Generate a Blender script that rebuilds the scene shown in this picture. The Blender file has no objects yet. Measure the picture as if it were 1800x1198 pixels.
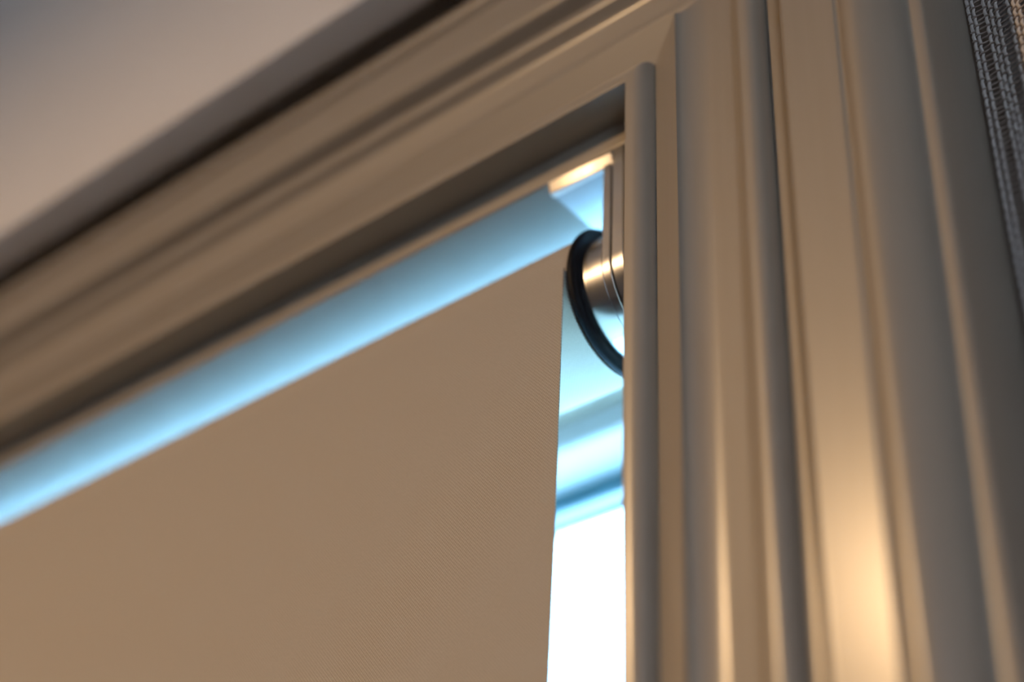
import bpy, bmesh, math
from mathutils import Matrix, Vector

# ------------------------------------------------------------------ units
# local frame used below: millimetres, origin at the centre of the black roller flange,
# x to the right along the window, y into the wall, z up
Z0 = 2.12
def W(x, y, z):
    return Vector((x / 1000.0, y / 1000.0, Z0 + z / 1000.0))

scene = bpy.context.scene
C = scene.collection

# ------------------------------------------------------------------ camera
cam_d = bpy.data.cameras.new('camera')
cam = bpy.data.objects.new('camera', cam_d)
C.objects.link(cam)
M = ((0.7621278531320922, 0.6457655480883077, 0.046346438724844216),
     (0.3487143316355276, -0.46975572487610323, 0.8110042378792568),
     (0.5454901010946536, -0.6019272512923256, -0.5832016235911986))
mw = Matrix(M).transposed().to_4x4()
mw.translation = W(240.814, -313.7216, -298.9815)
cam.matrix_world = mw
cam_d.sensor_width = 36.0
cam_d.lens = 36.0 * 2835.753 / 1800.0
cam_d.clip_start = 0.01
cam_d.dof.use_dof = True
cam_d.dof.focus_distance = 0.455
cam_d.dof.aperture_fstop = 3.5
cam_d.dof.aperture_blades = 0
scene.camera = cam

# ------------------------------------------------------------------ world: bright cool overcast sky
world = bpy.data.worlds.new('overcast_sky')
scene.world = world
world.use_nodes = True
bg = world.node_tree.nodes['Background']
bg.inputs['Color'].default_value = (0.27, 0.63, 1.06, 1)
bg.inputs['Strength'].default_value = 19.0

# ------------------------------------------------------------------ lamp of the room: warm recessed ceiling downlight
lamp_d = bpy.data.lights.new('ceiling_downlight', 'SPOT')
lamp_d.color = (1.0, 0.64, 0.33)
lamp_d.energy = 51.0
lamp_d.shadow_soft_size = 0.028
lamp_d.spot_size = math.radians(176)
lamp_d.spot_blend = 0.5
lamp = bpy.data.objects.new('ceiling_downlight', lamp_d)
lamp.location = W(-460, -1083, 436)
C.objects.link(lamp)

# sampling guides for the daylight in the two window openings (portals emit nothing)
def portal(name, loc, rot, sx, sy):
    d = bpy.data.lights.new(name, 'AREA')
    d.shape = 'RECTANGLE'; d.size = sx; d.size_y = sy
    d.cycles.is_portal = True
    o = bpy.data.objects.new(name, d)
    o.location = loc; o.rotation_euler = rot
    C.objects.link(o)
portal('portal_window', W(-490, 150, -630), (math.radians(-90), 0, 0), 1.04, 1.4)
portal('portal_side_window', (2.16, -1.95, 1.9), (0, math.radians(90), 0), 1.1, 1.2)

scene.view_settings.view_transform = 'Standard'
scene.view_settings.look = 'None'
scene.view_settings.gamma = 1.0
scene.view_settings.use_curve_mapping = False
scene.view_settings.exposure = 0.0

# ------------------------------------------------------------------ materials
def new_mat(name):
    m = bpy.data.materials.new(name)
    m.use_nodes = True
    nt = m.node_tree
    return m, nt, nt.nodes['Principled BSDF']

def N(nt, typ, **kw):
    n = nt.nodes.new(typ)
    for k, v in kw.items():
        setattr(n, k, v)
    return n

def paint(name, col, rough, var=0.06, bump=0.12, scale=(1, 1, 1), nscale=60.0, coat=0.0):
    m, nt, b = new_mat(name)
    tc = N(nt, 'ShaderNodeTexCoord')
    mp = N(nt, 'ShaderNodeMapping'); mp.inputs['Scale'].default_value = scale
    nt.links.new(tc.outputs['Object'], mp.inputs['Vector'])
    nz = N(nt, 'ShaderNodeTexNoise'); nz.inputs['Scale'].default_value = nscale
    nz.inputs['Detail'].default_value = 4
    nt.links.new(mp.outputs[0], nz.inputs['Vector'])
    mr = N(nt, 'ShaderNodeMapRange')
    mr.inputs['To Min'].default_value = 1 - var; mr.inputs['To Max'].default_value = 1 + var
    nt.links.new(nz.outputs['Fac'], mr.inputs['Value'])
    mx = N(nt, 'ShaderNodeVectorMath', operation='SCALE')
    mx.inputs[0].default_value = col
    nt.links.new(mr.outputs[0], mx.inputs['Scale'])
    nt.links.new(mx.outputs[0], b.inputs['Base Color'])
    b.inputs['Roughness'].default_value = rough
    b.inputs['Coat Weight'].default_value = coat
    b.inputs['Coat Roughness'].default_value = 0.24
    if bump:
        bp = N(nt, 'ShaderNodeBump'); bp.inputs['Strength'].default_value = bump
        bp.inputs['Distance'].default_value = 0.0003
        nt.links.new(nz.outputs['Fac'], bp.inputs['Height'])
        nt.links.new(bp.outputs[0], b.inputs['Normal'])
    return m

TAUPE = (0.315, 0.27, 0.212)
M_trim_v = paint('taupe_paint_brushed_upright', TAUPE, 0.5, 0.05, 0.2, (9, 9, 0.35), 45, 0.7)
M_trim_h = paint('taupe_paint_brushed_level', TAUPE, 0.5, 0.05, 0.2, (0.35, 9, 9), 45, 0.7)
M_frame = paint('window_paint', (0.47, 0.48, 0.50), 0.4, 0.03, 0.1)
M_gasket = paint('grey_gasket', (0.04, 0.12, 0.155), 0.5, 0.03, 0.0)
M_wall = paint('wall_paint', (0.30, 0.275, 0.25), 0.7, 0.05, 0.2)
M_pale = paint('pale_wall_paint', (0.84, 0.81, 0.775), 0.75, 0.03, 0.15, (1, 1, 1), 25)
M_ceil = paint('ceiling_paint', (0.82, 0.80, 0.78), 0.8, 0.03, 0.1, (1, 1, 1), 12)
M_floor = paint('floor_wood', (0.09, 0.065, 0.045), 0.5, 0.3, 0.1, (1, 12, 1), 8)
M_ground = paint('ground_paving', (0.80, 0.80, 0.79), 0.9, 0.2, 0.0, (1, 1, 1), 3)
M_cloth = paint('curtain_cloth', (0.27, 0.25, 0.235), 0.9, 0.2, 0.5, (1, 1, 1), 900)
M_warp = paint('grey_yarn', (0.60, 0.555, 0.51), 0.85, 0.25, 0.4, (1, 1, 1), 1500)
M_weft = paint('brown_yarn', (0.38, 0.315, 0.27), 0.9, 0.25, 0.4, (1, 1, 1), 1500)

def metal(name, col, rough, aniso=0.0, scale=(1, 1, 1), bump=0.06, vec='Object'):
    m, nt, b = new_mat(name)
    b.inputs['Base Color'].default_value = (*col, 1)
    b.inputs['Metallic'].default_value = 1.0
    b.inputs['Roughness'].default_value = rough
    tc = N(nt, 'ShaderNodeTexCoord')
    mp = N(nt, 'ShaderNodeMapping'); mp.inputs['Scale'].default_value = scale
    nt.links.new(tc.outputs[vec], mp.inputs['Vector'])
    nz = N(nt, 'ShaderNodeTexNoise'); nz.inputs['Scale'].default_value = 300
    nz.inputs['Detail'].default_value = 3
    nt.links.new(mp.outputs[0], nz.inputs['Vector'])
    mr = N(nt, 'ShaderNodeMapRange')
    mr.inputs['To Min'].default_value = rough * 0.85; mr.inputs['To Max'].default_value = rough * 1.2
    nt.links.new(nz.outputs['Fac'], mr.inputs['Value'])
    nt.links.new(mr.outputs[0], b.inputs['Roughness'])
    bp = N(nt, 'ShaderNodeBump'); bp.inputs['Strength'].default_value = bump
    bp.inputs['Distance'].default_value = 0.0001
    nt.links.new(nz.outputs['Fac'], bp.inputs['Height'])
    nt.links.new(bp.outputs[0], b.inputs['Normal'])
    return m
M_alu = metal('satin_aluminium', (0.74, 0.73, 0.71), 0.22, scale=(2, 0.4, 0.4), bump=0.02)
M_alu_plate = metal('anodised_aluminium', (0.80, 0.79, 0.78), 0.2, bump=0.02)
M_alu_base = metal('dimmed_aluminium', (0.46, 0.455, 0.45), 0.42, bump=0.02)  # colour darkened to tone down the daylight reflected on the underside
M_alu_cap = metal('gleam_aluminium', (0.90, 0.86, 0.80), 0.44, bump=0.02)  # colour lightened: lamp gleam on the bracket front put into the metal

m, nt, b = new_mat('black_rubber'); M_black = m
b.inputs['Base Color'].default_value = (0.006, 0.0065, 0.008, 1); b.inputs['Roughness'].default_value = 0.55; b.inputs['Specular IOR Level'].default_value = 0.12
nz = N(nt, 'ShaderNodeTexNoise'); nz.inputs['Scale'].default_value = 900
bp = N(nt, 'ShaderNodeBump'); bp.inputs['Strength'].default_value = 0.05; bp.inputs['Distance'].default_value = 0.0001
nt.links.new(nz.outputs['Fac'], bp.inputs['Height']); nt.links.new(bp.outputs[0], b.inputs['Normal'])

# plain-woven blind cloth: thread pitch 0.5 mm, laid out in the cloth's own UV (metres)
m, nt, b = new_mat('blind_cloth'); M_blind = m
uv = N(nt, 'ShaderNodeUVMap'); uv.uv_map = 'UVMap'
sep = N(nt, 'ShaderNodeSeparateXYZ'); nt.links.new(uv.outputs[0], sep.inputs[0])
def sinw(sock, k, ph=0.0):
    a = N(nt, 'ShaderNodeMath', operation='MULTIPLY_ADD'); a.inputs[1].default_value = k; a.inputs[2].default_value = ph
    nt.links.new(sock, a.inputs[0])
    s = N(nt, 'ShaderNodeMath', operation='SINE'); nt.links.new(a.outputs[0], s.inputs[0]); return s.outputs[0]
PITCH = 0.00052
k = math.pi / PITCH
pr = N(nt, 'ShaderNodeMath', operation='MULTIPLY')
nt.links.new(sinw(sep.outputs['X'], k), pr.inputs[0]); nt.links.new(sinw(sep.outputs['Y'], k * 0.93), pr.inputs[1])
nz = N(nt, 'ShaderNodeTexNoise'); nz.inputs['Scale'].default_value = 1400; nz.inputs['Detail'].default_value = 2
nt.links.new(uv.outputs[0], nz.inputs['Vector'])
hh = N(nt, 'ShaderNodeMath', operation='MULTIPLY_ADD'); hh.inputs[1].default_value = 1.3
nt.links.new(nz.outputs['Fac'], hh.inputs[0]); nt.links.new(pr.outputs[0], hh.inputs[2])
mr = N(nt, 'ShaderNodeMapRange'); mr.inputs['From Min'].default_value = -0.6; mr.inputs['From Max'].default_value = 1.9
mr.inputs['To Min'].default_value = 0.74; mr.inputs['To Max'].default_value = 1.2
nt.links.new(hh.outputs[0], mr.inputs['Value'])
mx = N(nt, 'ShaderNodeVectorMath', operation='SCALE'); mx.inputs[0].default_value = (0.44, 0.388, 0.312)
nt.links.new(mr.outputs[0], mx.inputs['Scale']); nt.links.new(mx.outputs[0], b.inputs['Base Color'])
b.inputs['Roughness'].default_value = 0.85
bp = N(nt, 'ShaderNodeBump'); bp.inputs['Strength'].default_value = 0.5; bp.inputs['Distance'].default_value = 0.00012
nt.links.new(hh.outputs[0], bp.inputs['Height']); nt.links.new(bp.outputs[0], b.inputs['Normal'])

def glass(name, tint):
    m, nt, b = new_mat(name)
    nt.nodes.remove(b)
    tr = N(nt, 'ShaderNodeBsdfTransparent'); tr.inputs['Color'].default_value = (*tint, 1)
    gl = N(nt, 'ShaderNodeBsdfGlossy'); gl.inputs['Roughness'].default_value = 0.02
    ms = N(nt, 'ShaderNodeMixShader'); ms.inputs[0].default_value = 0.05
    nt.links.new(tr.outputs[0], ms.inputs[1]); nt.links.new(gl.outputs[0], ms.inputs[2])
    nt.links.new(ms.outputs[0], nt.nodes['Material Output'].inputs['Surface'])
    return m
M_glass = glass('window_glass', (0.96, 0.98, 0.97))
M_glass_warm = glass('fill_tint_glass', (1.0, 0.735, 0.65))   # two surfaces: tint counts twice; warm tint added to neutralise the blue fill

# ------------------------------------------------------------------ mesh helpers
def obj(name, verts, faces, mat, parent=None, smooth=None, uvs=None):
    me = bpy.data.meshes.new(name)
    me.from_pydata([tuple(v) for v in verts], [], faces)
    bm = bmesh.new(); bm.from_mesh(me)
    bmesh.ops.recalc_face_normals(bm, faces=bm.faces)
    bm.to_mesh(me); bm.free()
    if uvs is not None:
        l = me.uv_layers.new(name='UVMap')
        for lp in me.loops:
            l.data[lp.index].uv = uvs[lp.vertex_index]
    me.materials.append(mat)
    if smooth is not None:
        me.polygons.foreach_set('use_smooth', [True] * len(me.polygons))
        me.set_sharp_from_angle(angle=math.radians(smooth))
    me.update()
    o = bpy.data.objects.new(name, me)
    C.objects.link(o)
    if parent is not None:
        o.parent = parent
        o.matrix_parent_inverse = parent.matrix_world.inverted()
    return o

def empty(name, loc):
    o = bpy.data.objects.new(name, None)
    o.location = loc
    o.empty_display_size = 0.02
    C.objects.link(o)
    bpy.context.view_layer.update()
    return o

def tag(o, label, cat, kind=None, group=None):
    o['label'] = label; o['category'] = cat
    if kind: o['kind'] = kind
    if group: o['group'] = group
    return o

def box(name, x0, x1, y0, y1, z0, z1, mat, parent=None, bevel=0.0):
    """axis-aligned box, world metres"""
    bm = bmesh.new()
    bmesh.ops.create_cube(bm, size=1.0)
    for v in bm.verts:
        v.co = Vector(((x0 + x1) / 2 + v.co.x * (x1 - x0), (y0 + y1) / 2 + v.co.y * (y1 - y0), (z0 + z1) / 2 + v.co.z * (z1 - z0)))
    if bevel:
        bmesh.ops.bevel(bm, geom=list(bm.edges), offset=bevel, segments=2, profile=0.5, affect='EDGES')
    vs = [v.co.copy() for v in bm.verts]; bm.verts.index_update()
    fs = [[v.index for v in f.verts] for f in bm.faces]
    bm.free()
    return obj(name, vs, fs, mat, parent, 40 if bevel else None)

def boxmm(name, x0, x1, y0, y1, z0, z1, mat, parent=None, bevel=0.0):
    a = W(x0, y0, z0); b_ = W(x1, y1, z1)
    return box(name, a.x, b_.x, a.y, b_.y, a.z, b_.z, mat, parent, bevel / 1000)

def ring_faces(n, m, close_n=True, cap=True):
    """n points round a section, m sections"""
    f = []
    for j in range(m - 1):
        for i in range(n if close_n else n - 1):
            a = j * n + i; b_ = j * n + (i + 1) % n
            f.append((a, b_, b_ + n, a + n))
    if cap and close_n:
        f.append(tuple(range(n - 1, -1, -1)))
        f.append(tuple(range((m - 1) * n, m * n)))
    return f

def catmull(pts, sub=4):
    out = []
    for i in range(len(pts) - 1):
        p0 = pts[max(i - 1, 0)]; p1 = pts[i]; p2 = pts[i + 1]; p3 = pts[min(i + 2, len(pts) - 1)]
        for k_ in range(sub):
            t = k_ / sub
            out.append(tuple(0.5 * (2 * b_ + (c - a) * t + (2 * a - 5 * b_ + 4 * c - d) * t * t + (3 * b_ - a - 3 * c + d) * t ** 3)
                             for a, b_, c, d in zip(p0, p1, p2, p3)))
    out.append(tuple(pts[-1]))
    return out

def lathe_x(name, prof, mat, parent, seg=96, smooth=35, cy=0, cz=0):
    """prof: list of (x, r) mm, closed solid around the x axis"""
    vs = []; n = len(prof)
    for i in range(seg):
        a = 2 * math.pi * i / seg
        for x, r in prof:
            vs.append(W(x, cy + r * math.cos(a), cz + r * math.sin(a)))
    fs = []
    for i in range(seg):
        i2 = (i + 1) % seg
        for j in range(n - 1):
            fs.append((i * n + j, i * n + j + 1, i2 * n + j + 1, i2 * n + j))
    if prof[0] == prof[-1]:
        pass
    else:
        fs.append(tuple(i * n for i in range(seg)))
        fs.append(tuple(i * n + n - 1 for i in range(seg - 1, -1, -1)))
    return obj(name, vs, fs, mat, parent, smooth)

# ------------------------------------------------------------------ the room shell
XL = -998.0                       # left arris of the window opening
XR, ZT = 28.0, 50.5               # right arris / head arris (front edge of the inner bead)
YB = -35.0                        # bead front plane
YW = 25.0                         # wall face
ZC = 450.0                        # ceiling
ZS = -1300.0                      # window board level
SIN = 9.5                         # lining stands this far inside the arris
RX0, RX1, RY0 = -2.6, 2.0, -3.4   # room extents, metres
zc = Z0 + ZC / 1000; yw = YW / 1000; YWB = 0.175

def struct(o, label, cat):
    return tag(o, label, cat, 'structure')

struct(box('floor', RX0 - .1, RX1 + .1, RY0 - .1, YWB, -0.1, 0.0, M_floor), 'brown wooden floor of the room below the window', 'floor')
struct(box('ceiling', RX0 - .1, RX1 + .1, RY0 - .1, YWB, zc, zc + 0.1, M_ceil), 'white matt painted ceiling of the room', 'ceiling')
struct(box('wall_left', RX0 - .1, RX0, RY0, YWB, 0, zc, M_wall), 'plain taupe side wall left of the window', 'wall')
struct(box('wall_back', RX0, RX1, RY0 - .1, RY0, 0, zc, M_wall), 'plain taupe wall opposite the window', 'wall')

def holed_wall(name, axis, a0, a1, b0, b1, h0, h1, k0, k1, z1):
    """wall slab with one rectangular hole; axis 'x': runs along x, else along y. one closed mesh"""
    us = [a0, h0, h1, a1]; zs = [0, k0, k1, z1]
    vs = []; idx = {}
    for d in (b0, b1):
        for i, u in enumerate(us):
            for j, z in enumerate(zs):
                idx[(d, i, j)] = len(vs)
                vs.append(Vector((u, d, z)) if axis == 'x' else Vector((d, u, z)))
    fs = []
    for d in (b0, b1):
        for i in range(3):
            for j in range(3):
                if (i, j) != (1, 1):
                    fs.append((idx[(d, i, j)], idx[(d, i + 1, j)], idx[(d, i + 1, j + 1)], idx[(d, i, j + 1)]))
    def strip(p, q):
        fs.append((idx[(b0, *p)], idx[(b0, *q)], idx[(b1, *q)], idx[(b1, *p)]))
    for i in range(3):
        strip((i, 0), (i + 1, 0)); strip((i, 3), (i + 1, 3)); strip((0, i), (0, i + 1)); strip((3, i), (3, i + 1))
    strip((1, 1), (2, 1)); strip((2, 1), (2, 2)); strip((2, 2), (1, 2)); strip((1, 2), (1, 1))
    return obj(name, vs, fs, M_wall)

LT = 18.0                                       # lining thickness
hx0 = (XL + SIN - LT) / 1000; hx1 = (XR - SIN + LT) / 1000
hz0 = Z0 + (ZS - 30) / 1000; hz1 = Z0 + (ZT - SIN + LT) / 1000
struct(holed_wall('wall_front', 'x', RX0, RX1, yw, YWB, hx0, hx1, hz0, hz1, zc), 'taupe window wall behind the casing and the curtain', 'wall')
struct(holed_wall('wall_right', 'y', RY0, yw, RX1, RX1 + .15, -2.55, -1.35, 1.35, 2.45, zc), 'plain taupe side wall right of the curtain', 'wall')
def wall_above():
    """wall over the window head: bull-nosed lower lip with a shadow gap behind it"""
    sec = [(-52.6, 145.8), (-52.2, 144.9), (-51.4, 144.6), (-37.0, 144.6), (-36.4, 145.2), (-36.4, 172.0), (YW, 172.0), (YW, ZC), (-52.6, ZC)]
    vs = []
    for x in (RX0, RX1):
        for y, z in sec:
            p = W(0, y, z); vs.append((x, p.y, p.z))
    return obj('wall_above', vs, ring_faces(len(sec), 2), M_pale, None, 25)
struct(wall_above(), 'pale wall above the window, standing slightly proud of the casing', 'wall')
struct(box('ground', -60, 60, -60, 60, -3.2, -3.0, M_ground), 'pale paved ground outside, below the window', 'ground')

# ------------------------------------------------------------------ moulded casing, swept and mitred
# profile points (s, h): s outwards from the opening, h towards the room, mm
bead = [(0, -13.5), (0, -0.6)] + catmull([(0, -0.6), (0.18, -0.18), (0.6, 0.0), (3.0, -0.05), (4.5, -0.5), (5.8, -1.5), (6.7, -2.9), (7.2, -4.6)], 4) + [(7.2, -13.5)]
arch = [(7.2, -13.5), (7.2, -5.6)] + catmull([(7.4, -5.5), (13, -3.0), (18.4, -0.6)], 4) + \
       catmull([(18.5, -0.8), (19.2, -2.0), (20.6, -3.2), (22.6, -4.2), (24.8, -4.8), (26.6, -5.02), (27.8, -5.0), (29.2, -4.85)], 3) + \
       catmull([(29.6, -4.8), (33.0, -4.4), (35.6, -4.05), (37.2, -3.3), (38.6, -2.1), (39.8, -1.0), (40.8, -0.5), (41.8, -0.38), (42.8, -0.36), (43.9, -0.6), (45.0, -1.4), (45.9, -2.8), (46.3, -4.6)], 4) + \
       [(46.3, -6.6), (46.3, -13.5)]
band = [(46.3, -60), (46.3, -6.6)] + catmull([(46.4, -6.4), (47.4, -5.9), (48.9, -5.55), (50.3, -5.6), (51.2, -5.9)], 3) + \
       catmull([(51.4, -5.7), (52.1, -4.5), (53.2, -2.4), (54.4, -0.8), (55.4, -0.27), (56.0, -0.22)], 3) + [(56.4, -0.205), (58, -0.145), (65, 0.12), (69, 0.27), (70.6, 0.33), (71.0, 0.345)] + \
       catmull([(71.2, 0.3), (71.9, -0.3), (72.7, -0.25), (73.4, 0.5), (74.6, 1.5), (76.4, 2.2), (78.6, 2.1), (81.0, 0.9), (83.6, -1.2), (86.0, -3.7), (87.6, -5.9), (88.4, -7.3)], 4) + \
       [(88.7, -8.0), (89.3, -8.5)] + catmull([(89.8, -8.5), (91.4, -8.6), (92.6, -9.1), (93.0, -10.2)], 3) + [(93.0, -60)]
lining = catmull([(-SIN, -14.4), (-SIN + .25, -13.75), (-SIN + .9, -13.5)], 3) + [(8.5, -13.5), (8.5, -161.0), (-SIN, -161.0)]
backing = [(8.5, -13.5), (46.3, -13.5), (46.3, -60), (8.5, -60)]

def dedupe(p):
    o = []
    for q in p:
        if not o or (abs(q[0] - o[-1][0]) + abs(q[1] - o[-1][1])) > 1e-4:
            o.append(q)
    return o

def sweep(name, prof, side, mat, parent, smooth=28):
    prof = dedupe(prof); n = len(prof); vs = []
    for end in (0, 1):
        for s, h in prof:
            y = YB - h
            if side == 'right':
                vs.append(W(XR + s, y, ZS if end == 0 else ZT + s))
            elif side == 'left':
                vs.append(W(XL - s, y, ZS if end == 0 else ZT + s))
            else:
                vs.append(W((XL - s) if end == 0 else (XR + s), y, ZT + s))
    return obj(name, vs, ring_faces(n, 2), mat, parent, smooth)

for nm, side, lab in (('trim_1', 'right', 'upright taupe moulded window casing between the blind and the curtain'),
                      ('trim_2', 'head', 'taupe moulded casing running across the head of the window'),
                      ('trim_3', 'left', 'upright taupe moulded casing at the far left of the window')):
    mt = M_trim_h if side == 'head' else M_trim_v
    e = empty(nm, W({'right': XR, 'left': XL, 'head': (XL + XR) / 2}[side], YW, ZT if side == 'head' else ZS))
    struct(e, lab, 'window casing')
    sweep('bead', bead, side, mt, e)
    sweep('architrave', arch, side, mt, e)
    sweep('back_band', band, side, mt, e)
    sweep('lining', lining, side, mt, e)
    sweep('backing', backing, side, mt, e)
struct(boxmm('trim_4', XL - 110, XR + 110, -60, YW, ZS - 30, ZS, M_trim_h, None, 3), 'taupe window board under the blind', 'window sill')
struct(boxmm('trim_5', XL + SIN - LT, XR - SIN + LT, YW, 175, ZS - 30, ZS, M_trim_h, None), 'taupe inner sill board behind the blind', 'window sill')

# ------------------------------------------------------------------ window frame, sash and glass
win = empty('window_1', W((XL + XR) / 2, 130, ZS))
struct(win, 'pale painted window frame with a bright pane behind the blind', 'window')
xi0, xi1, zi = XL + SIN, XR - SIN, ZT - SIN     # inside of the lining
def rect_member(name, inset0, inset1, y0, y1, mat, side, bev=1.2):
    """one mitred member of a rectangular frame: from inset0 to inset1 inside the lining, depth y0..y1"""
    b_ = bev
    sec = [(inset0, y0), (inset1 - b_, y0), (inset1, y0 + b_), (inset1, y1), (inset0, y1)]
    vs = []
    for end in (0, 1):
        for s, y in sec:
            xa, xb, za, zb = xi0 + s, xi1 - s, ZS + s, zi - s
            P = {'head': ((xa, zb), (xb, zb)), 'sill': ((xa, za), (xb, za)), 'jamb_l': ((xa, za), (xa, zb)), 'jamb_r': ((xb, za), (xb, zb))}[side][end]
            vs.append(W(P[0], y, P[1]))
    return obj(name, vs, ring_faces(len(sec), 2), mat, win, 30)
for side in ('head', 'jamb_r', 'jamb_l', 'sill'):
    rect_member('frame_rail', 0.0, 11.7, 91.3, 116.5, M_frame, side)
    rect_member('sash_seal', 11.7, 20.1, 116.5, 118.2, M_gasket, side, 0.3)
    rect_member('sash_rail', 0.0, 20.1, 118.2, 126.0, M_frame, side, 0.5)
    rect_member('glazing_seal', 0.0, 22.4, 126.0, 128.0, M_gasket, side, 0.3)
boxmm('glass_pane', xi0 + 2, xi1 - 2, 128.0, 132.0, ZS + 2, zi - 2, M_glass, win)

# second window of the room, in the side wall
w2 = empty('window_2', (RX1 + 0.1, -1.95, 1.35))
struct(w2, 'plain side window further right in the room', 'window')
for (y0, y1, z0, z1) in ((-2.55, -2.51, 1.35, 2.45), (-1.39, -1.35, 1.35, 2.45), (-2.51, -1.39, 1.35, 1.39), (-2.51, -1.39, 2.41, 2.45)):
    box('frame_rail', RX1 + .06, RX1 + .12, y0, y1, z0, z1, M_frame, w2, 0.004)
box('glass_pane', RX1 + .088, RX1 + .092, -2.51, -1.39, 1.39, 2.41, M_glass_warm, w2)

# ------------------------------------------------------------------ roller blind
RB = 24.2                                       # radius of the wound cloth
FX1 = -2.2; FX0 = -975.0                        # cloth edges
blind = empty('roller_blind', W(-488, 0, 0))
tag(blind, 'beige woven roller blind with black end flange, hanging inside the window casing', 'roller blind')
lathe_x('roller_tube', [(FX0 - 2, 0.01), (FX0 - 2, 19.5), (-1.4, 19.5), (-1.4, 0.01)], M_alu, blind, 64)
# cloth: three loose turns round the tube, over the top, then down the room side
path = []
turns, seg = 3, 120
for i in range(turns * seg + 1):
    t = i / seg
    ang = math.pi + 2 * math.pi * (turns - t)    # ends at pi = room side, coming over the top
    r = RB - 0.9 * (turns - t)
    path.append((r * math.cos(ang), r * math.sin(ang)))
DROP = -1255.0
nst = 40
for i in range(1, nst + 1):
    z = DROP * i / nst
    path.append((-RB, z))
th = 0.42
def strip_solid(name, pts, x0, x1, th, mat, parent, nx=1):
    nrm = []
    for i in range(len(pts)):
        a = pts[max(i - 1, 0)]; b_ = pts[min(i + 1, len(pts) - 1)]
        dy, dz = b_[0] - a[0], b_[1] - a[1]; L = math.hypot(dy, dz)
        nrm.append((-dz / L, dy / L))
    s = [0.0]
    for i in range(1, len(pts)):
        s.append(s[-1] + math.hypot(pts[i][0] - pts[i - 1][0], pts[i][1] - pts[i - 1][1]))
    vs = []; uvs = []; n = len(pts)
    for x in (x0, x1):
        for side in (0, 1):
            for i, (y, z) in enumerate(pts):
                o = 0 if side == 0 else th
                vs.append(W(x, y + nrm[i][0] * o, z + nrm[i][1] * o)); uvs.append((x / 1000, s[i] / 1000))
    fs = []
    def q(a, b_):  # strips between row a and row b
        for i in range(n - 1):
            fs.append((a * n + i, a * n + i + 1, b_ * n + i + 1, b_ * n + i))
    q(0, 2); q(1, 3); q(0, 1); q(2, 3)
    fs.append((0, n, 3 * n, 2 * n)); fs.append((n - 1, 2 * n - 1, 4 * n - 1, 3 * n - 1))
    return obj(name, vs, fs, mat, parent, 30, uvs)
# direction test: the solid grows away from the room (inside of the turn)
o = strip_solid('cloth', path, FX0, FX1, -th, M_blind, blind)
lathe_x('end_flange', [(-1.1, 19.6), (-1.1, 24.2), (-0.7, 24.8), (0.1, 25.0), (0.8, 24.7), (1.15, 24.0), (1.15, 22.3), (0.75, 21.6), (0.75, 19.6), (-1.1, 19.6)], M_black, blind, 128, 40)
boxmm('bottom_bar', FX0, FX1, -RB - 3, -RB + 6, DROP - 18, DROP, M_alu_plate, blind, 1.5)

# ------------------------------------------------------------------ aluminium bracket
RD = 21.2
br = empty('blind_bracket', W(6, 0, 40.8))
tag(br, 'satin aluminium blind bracket with round hub, fixed up in the window corner', 'bracket')
lathe_x('hub', [(0.8, 0.01), (0.8, 20.5), (2.1, 20.5), (2.3, 20.9), (2.6, RD), (9.4, RD), (9.4, 0.01)], M_alu, br, 160, 25)

def stadium(name, x0, x1, r, ztop, mat, ch=0.35):
    """upright plate, round at the bottom round the roller axis, square at the top"""
    out = []
    n = 96
    for i in range(n + 1):
        a = math.pi + math.pi * i / n
        out.append((math.cos(a), math.sin(a), 0))
    sec = [(x0, ch), (x0 + ch, 0), (x1 - ch, 0), (x1, ch)]
    vs = []
    for x, d in sec:
        rr = r - d
        ring_ = [(rr * c, rr * s) for c, s, _ in out] + [(rr, ztop - d), (-rr, ztop - d)]
        for y, z in ring_:
            vs.append(W(x, y, z))
    m_ = n + 3
    return obj(name, vs, ring_faces(m_, 4), mat, br, 25)
stadium('arm_plate', 9.4, 12.5, RD, 36.3, M_alu_plate, 0.3)
stadium('cover_plate', 12.9, 17.5, RD, 40.8, M_alu_plate, 0.4)
# base plate screwed to the lining, closed at the front by a cap lightened and leaned, top forward, to carry the lamp's gleam
def slab(name, z0, z1, x0, x1, yf, yb, lean, mat, c=0.45, e=0.4, skew=0.0):
    def outline(y_):
        return [(x0, yb), (x0, y_ + c), (x0 + 0.3 * c, y_ + 0.3 * c), (x0 + c, y_), (x1 - c, y_), (x1 - 0.3 * c, y_ + 0.3 * c), (x1, y_ + c), (x1, yb)]
    vs = []
    for z, y_ in ((z0, yf + lean + e), (z0 + e, yf + lean), (z1 - e, yf), (z1, yf + e)):
        for x, y in outline(y_):
            vs.append(W(x, y if y == yb else y - skew * (x1 - x) / (x1 - x0), z))
    return obj(name, vs, ring_faces(8, 4), mat, br, 25)
slab('base_plate', 36.7, 40.9, -11.8, 12.7, -18.6, 21.2, 0.0, M_alu_base, 0.1, 0.1)
slab('front_cap', 36.4, 40.7, -12.0, 12.5, -21.2, -18.6, 1.0, M_alu_cap, 0.4, 0.35, 0.8)

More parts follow.
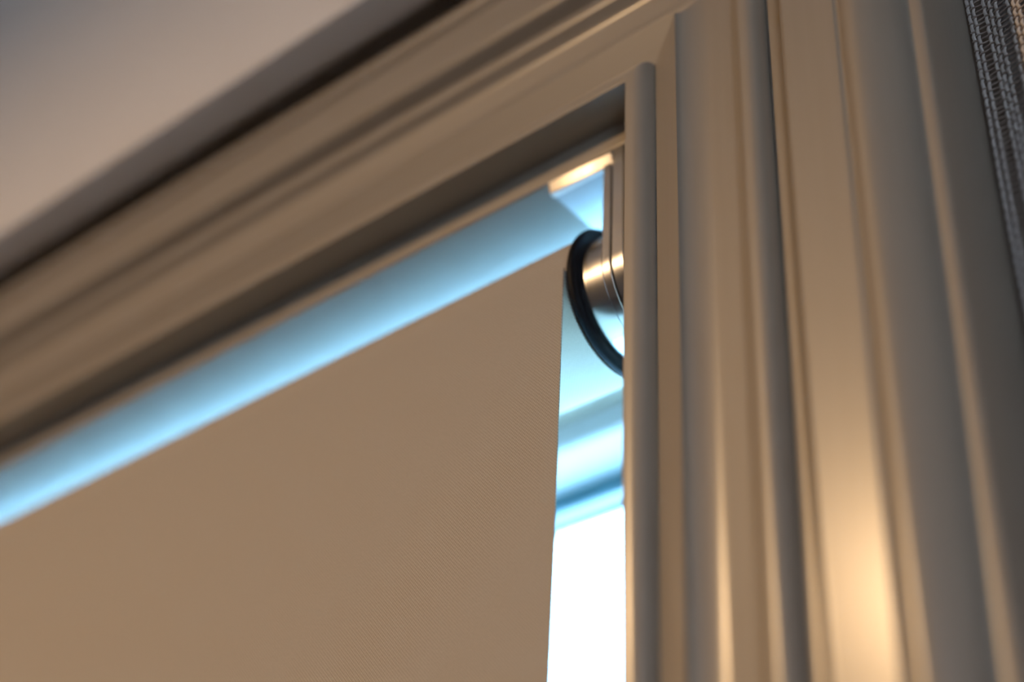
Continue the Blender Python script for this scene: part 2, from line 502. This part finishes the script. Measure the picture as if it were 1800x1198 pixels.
# ------------------------------------------------------------------ curtain
cur = empty('curtain', W(180, -4, -2110))
tag(cur, 'loosely woven grey brown curtain hanging beside the casing', 'curtain')
CX, CY = 122.2, 2.0
def cloth_at(a):
    """a: distance along the cloth from its free edge, mm -> x, y, nx, ny"""
    L = 74.0; A = 9.0
    def pos(t):
        return (CX + t * 0.92, CY - A * 0.5 * (1 - math.cos(2 * math.pi * t / L)) * min(1.0, t / 30.0))
    x, y = pos(a); x2, y2 = pos(a + 0.5)
    dx, dy = x2 - x, y2 - y; l = math.hypot(dx, dy)
    return x, y, dy / l, -dx / l
CT, CB = 142.0, -330.0                           # woven part, top and bottom
PICK = 1.83
warps = []
a = 0.5; g = 0
pattern = [2] + [3] * 19
for cnt in pattern:
    for _ in range(cnt):
        warps.append(a); a += 1.75
    a += 1.95
AEND = a - 3.2
npick = int((CT - CB) / PICK)

def hashf(i, j=0):
    v = math.sin(i * 127.1 + j * 311.7) * 43758.5453
    return v - math.floor(v)

def lean(z):       # the free edge drifts a little outwards towards the bottom
    return (20 - z) * 0.018

def tube(vs, fs, pts, fr, ra, rb, n=5):
    """pts: centres (Vector mm), fr: list of (u, v) section axes"""
    base = len(vs); m_ = len(pts)
    for p, (u, v) in zip(pts, fr):
        for i in range(n):
            t = 2 * math.pi * i / n
            q = p + u * (ra * math.cos(t)) + v * (rb * math.sin(t))
            vs.append(W(q.x, q.y, q.z))
    for j in range(m_ - 1):
        for i in range(n):
            a_ = base + j * n + i; b_ = base + j * n + (i + 1) % n
            fs.append((a_, b_, b_ + n, a_ + n))

vs, fs = [], []
for w, a in enumerate(warps):
    pts, fr = [], []
    ph = w % 2
    for j in range(npick * 2 + 1):
        z = CT - j * PICK / 2
        aa = a + (hashf(w, j // 3) - 0.5) * 0.16 + 0.25 * math.sin(z * 0.05 + w)
        x, y, nx, ny = cloth_at(aa)
        off = 0.42 * math.cos(math.pi * (j / 2 + ph))
        pts.append(Vector((x + lean(z) + nx * off, y + ny * off, z)))
        fr.append((Vector((-ny, nx, 0)), Vector((nx, ny, 0))))
    tube(vs, fs, pts, fr, 0.52, 0.34, 6)
o = obj('warp_yarns', vs, fs, M_warp, cur, 80); o['kind'] = 'stuff'
vs, fs = [], []
near = [min(range(len(warps)), key=lambda q_: abs(warps[q_] - (0.1 + (AEND - 0.1) * i / int(AEND / 0.7)))) for i in range(int(AEND / 0.7) + 1)]
for j in range(npick):
    z = CT - (j + 0.0) * PICK
    pts, fr = [], []
    na = int(AEND / 0.7)
    dz = (hashf(j, 7) - 0.5) * 0.25
    for i in range(na + 1):
        aa = 0.1 + (AEND - 0.1) * i / na
        # pass opposite to the nearest warp
        wi = near[i]
        d = abs(warps[wi] - aa)
        off = -0.30 * math.cos(math.pi * (j + wi % 2)) * max(0.0, 1 - d / 1.0)
        x, y, nx, ny = cloth_at(aa)
        pts.append(Vector((x + lean(z) + nx * off, y + ny * off, z + dz + 0.12 * math.sin(aa * 0.9 + j))))
        fr.append((Vector((0, 0, 1)), Vector((nx, ny, 0))))
    tube(vs, fs, pts, fr, 0.34, 0.22, 5)
o = obj('weft_yarns', vs, fs, M_weft, cur, 80); o['kind'] = 'stuff'
def cloth_sheet(name, a0, a1, z0, z1, na, nz_):
    vs = []
    for side in (0, 0.7):
        for i in range(na + 1):
            aa = a0 + (a1 - a0) * i / na
            x, y, nx, ny = cloth_at(aa)
            for j in range(nz_ + 1):
                z = z0 + (z1 - z0) * j / nz_
                vs.append(W(x + lean(max(z, CB)) - nx * side, y - ny * side, z))
    n = nz_ + 1; tot = (na + 1) * n; fs = []
    for sd in (0, 1):
        for i in range(na):
            for j in range(nz_):
                a_ = sd * tot + i * n + j
                fs.append((a_, a_ + n, a_ + n + 1, a_ + 1))
    for i in range(na):
        for j in (0, nz_):
            a_ = i * n + j; fs.append((a_, a_ + n, a_ + n + tot, a_ + tot))
    for j in range(nz_):
        for i in (0, na):
            a_ = i * n + j; fs.append((a_, a_ + 1, a_ + 1 + tot, a_ + tot))
    return obj(name, vs, fs, M_cloth, cur, 60)
cloth_sheet('side_panel', AEND + 0.3, AEND + 420, CB, CT, 140, 8)
cloth_sheet('lower_panel', 0.0, AEND + 420, -2110, CB - 0.3, 170, 10)
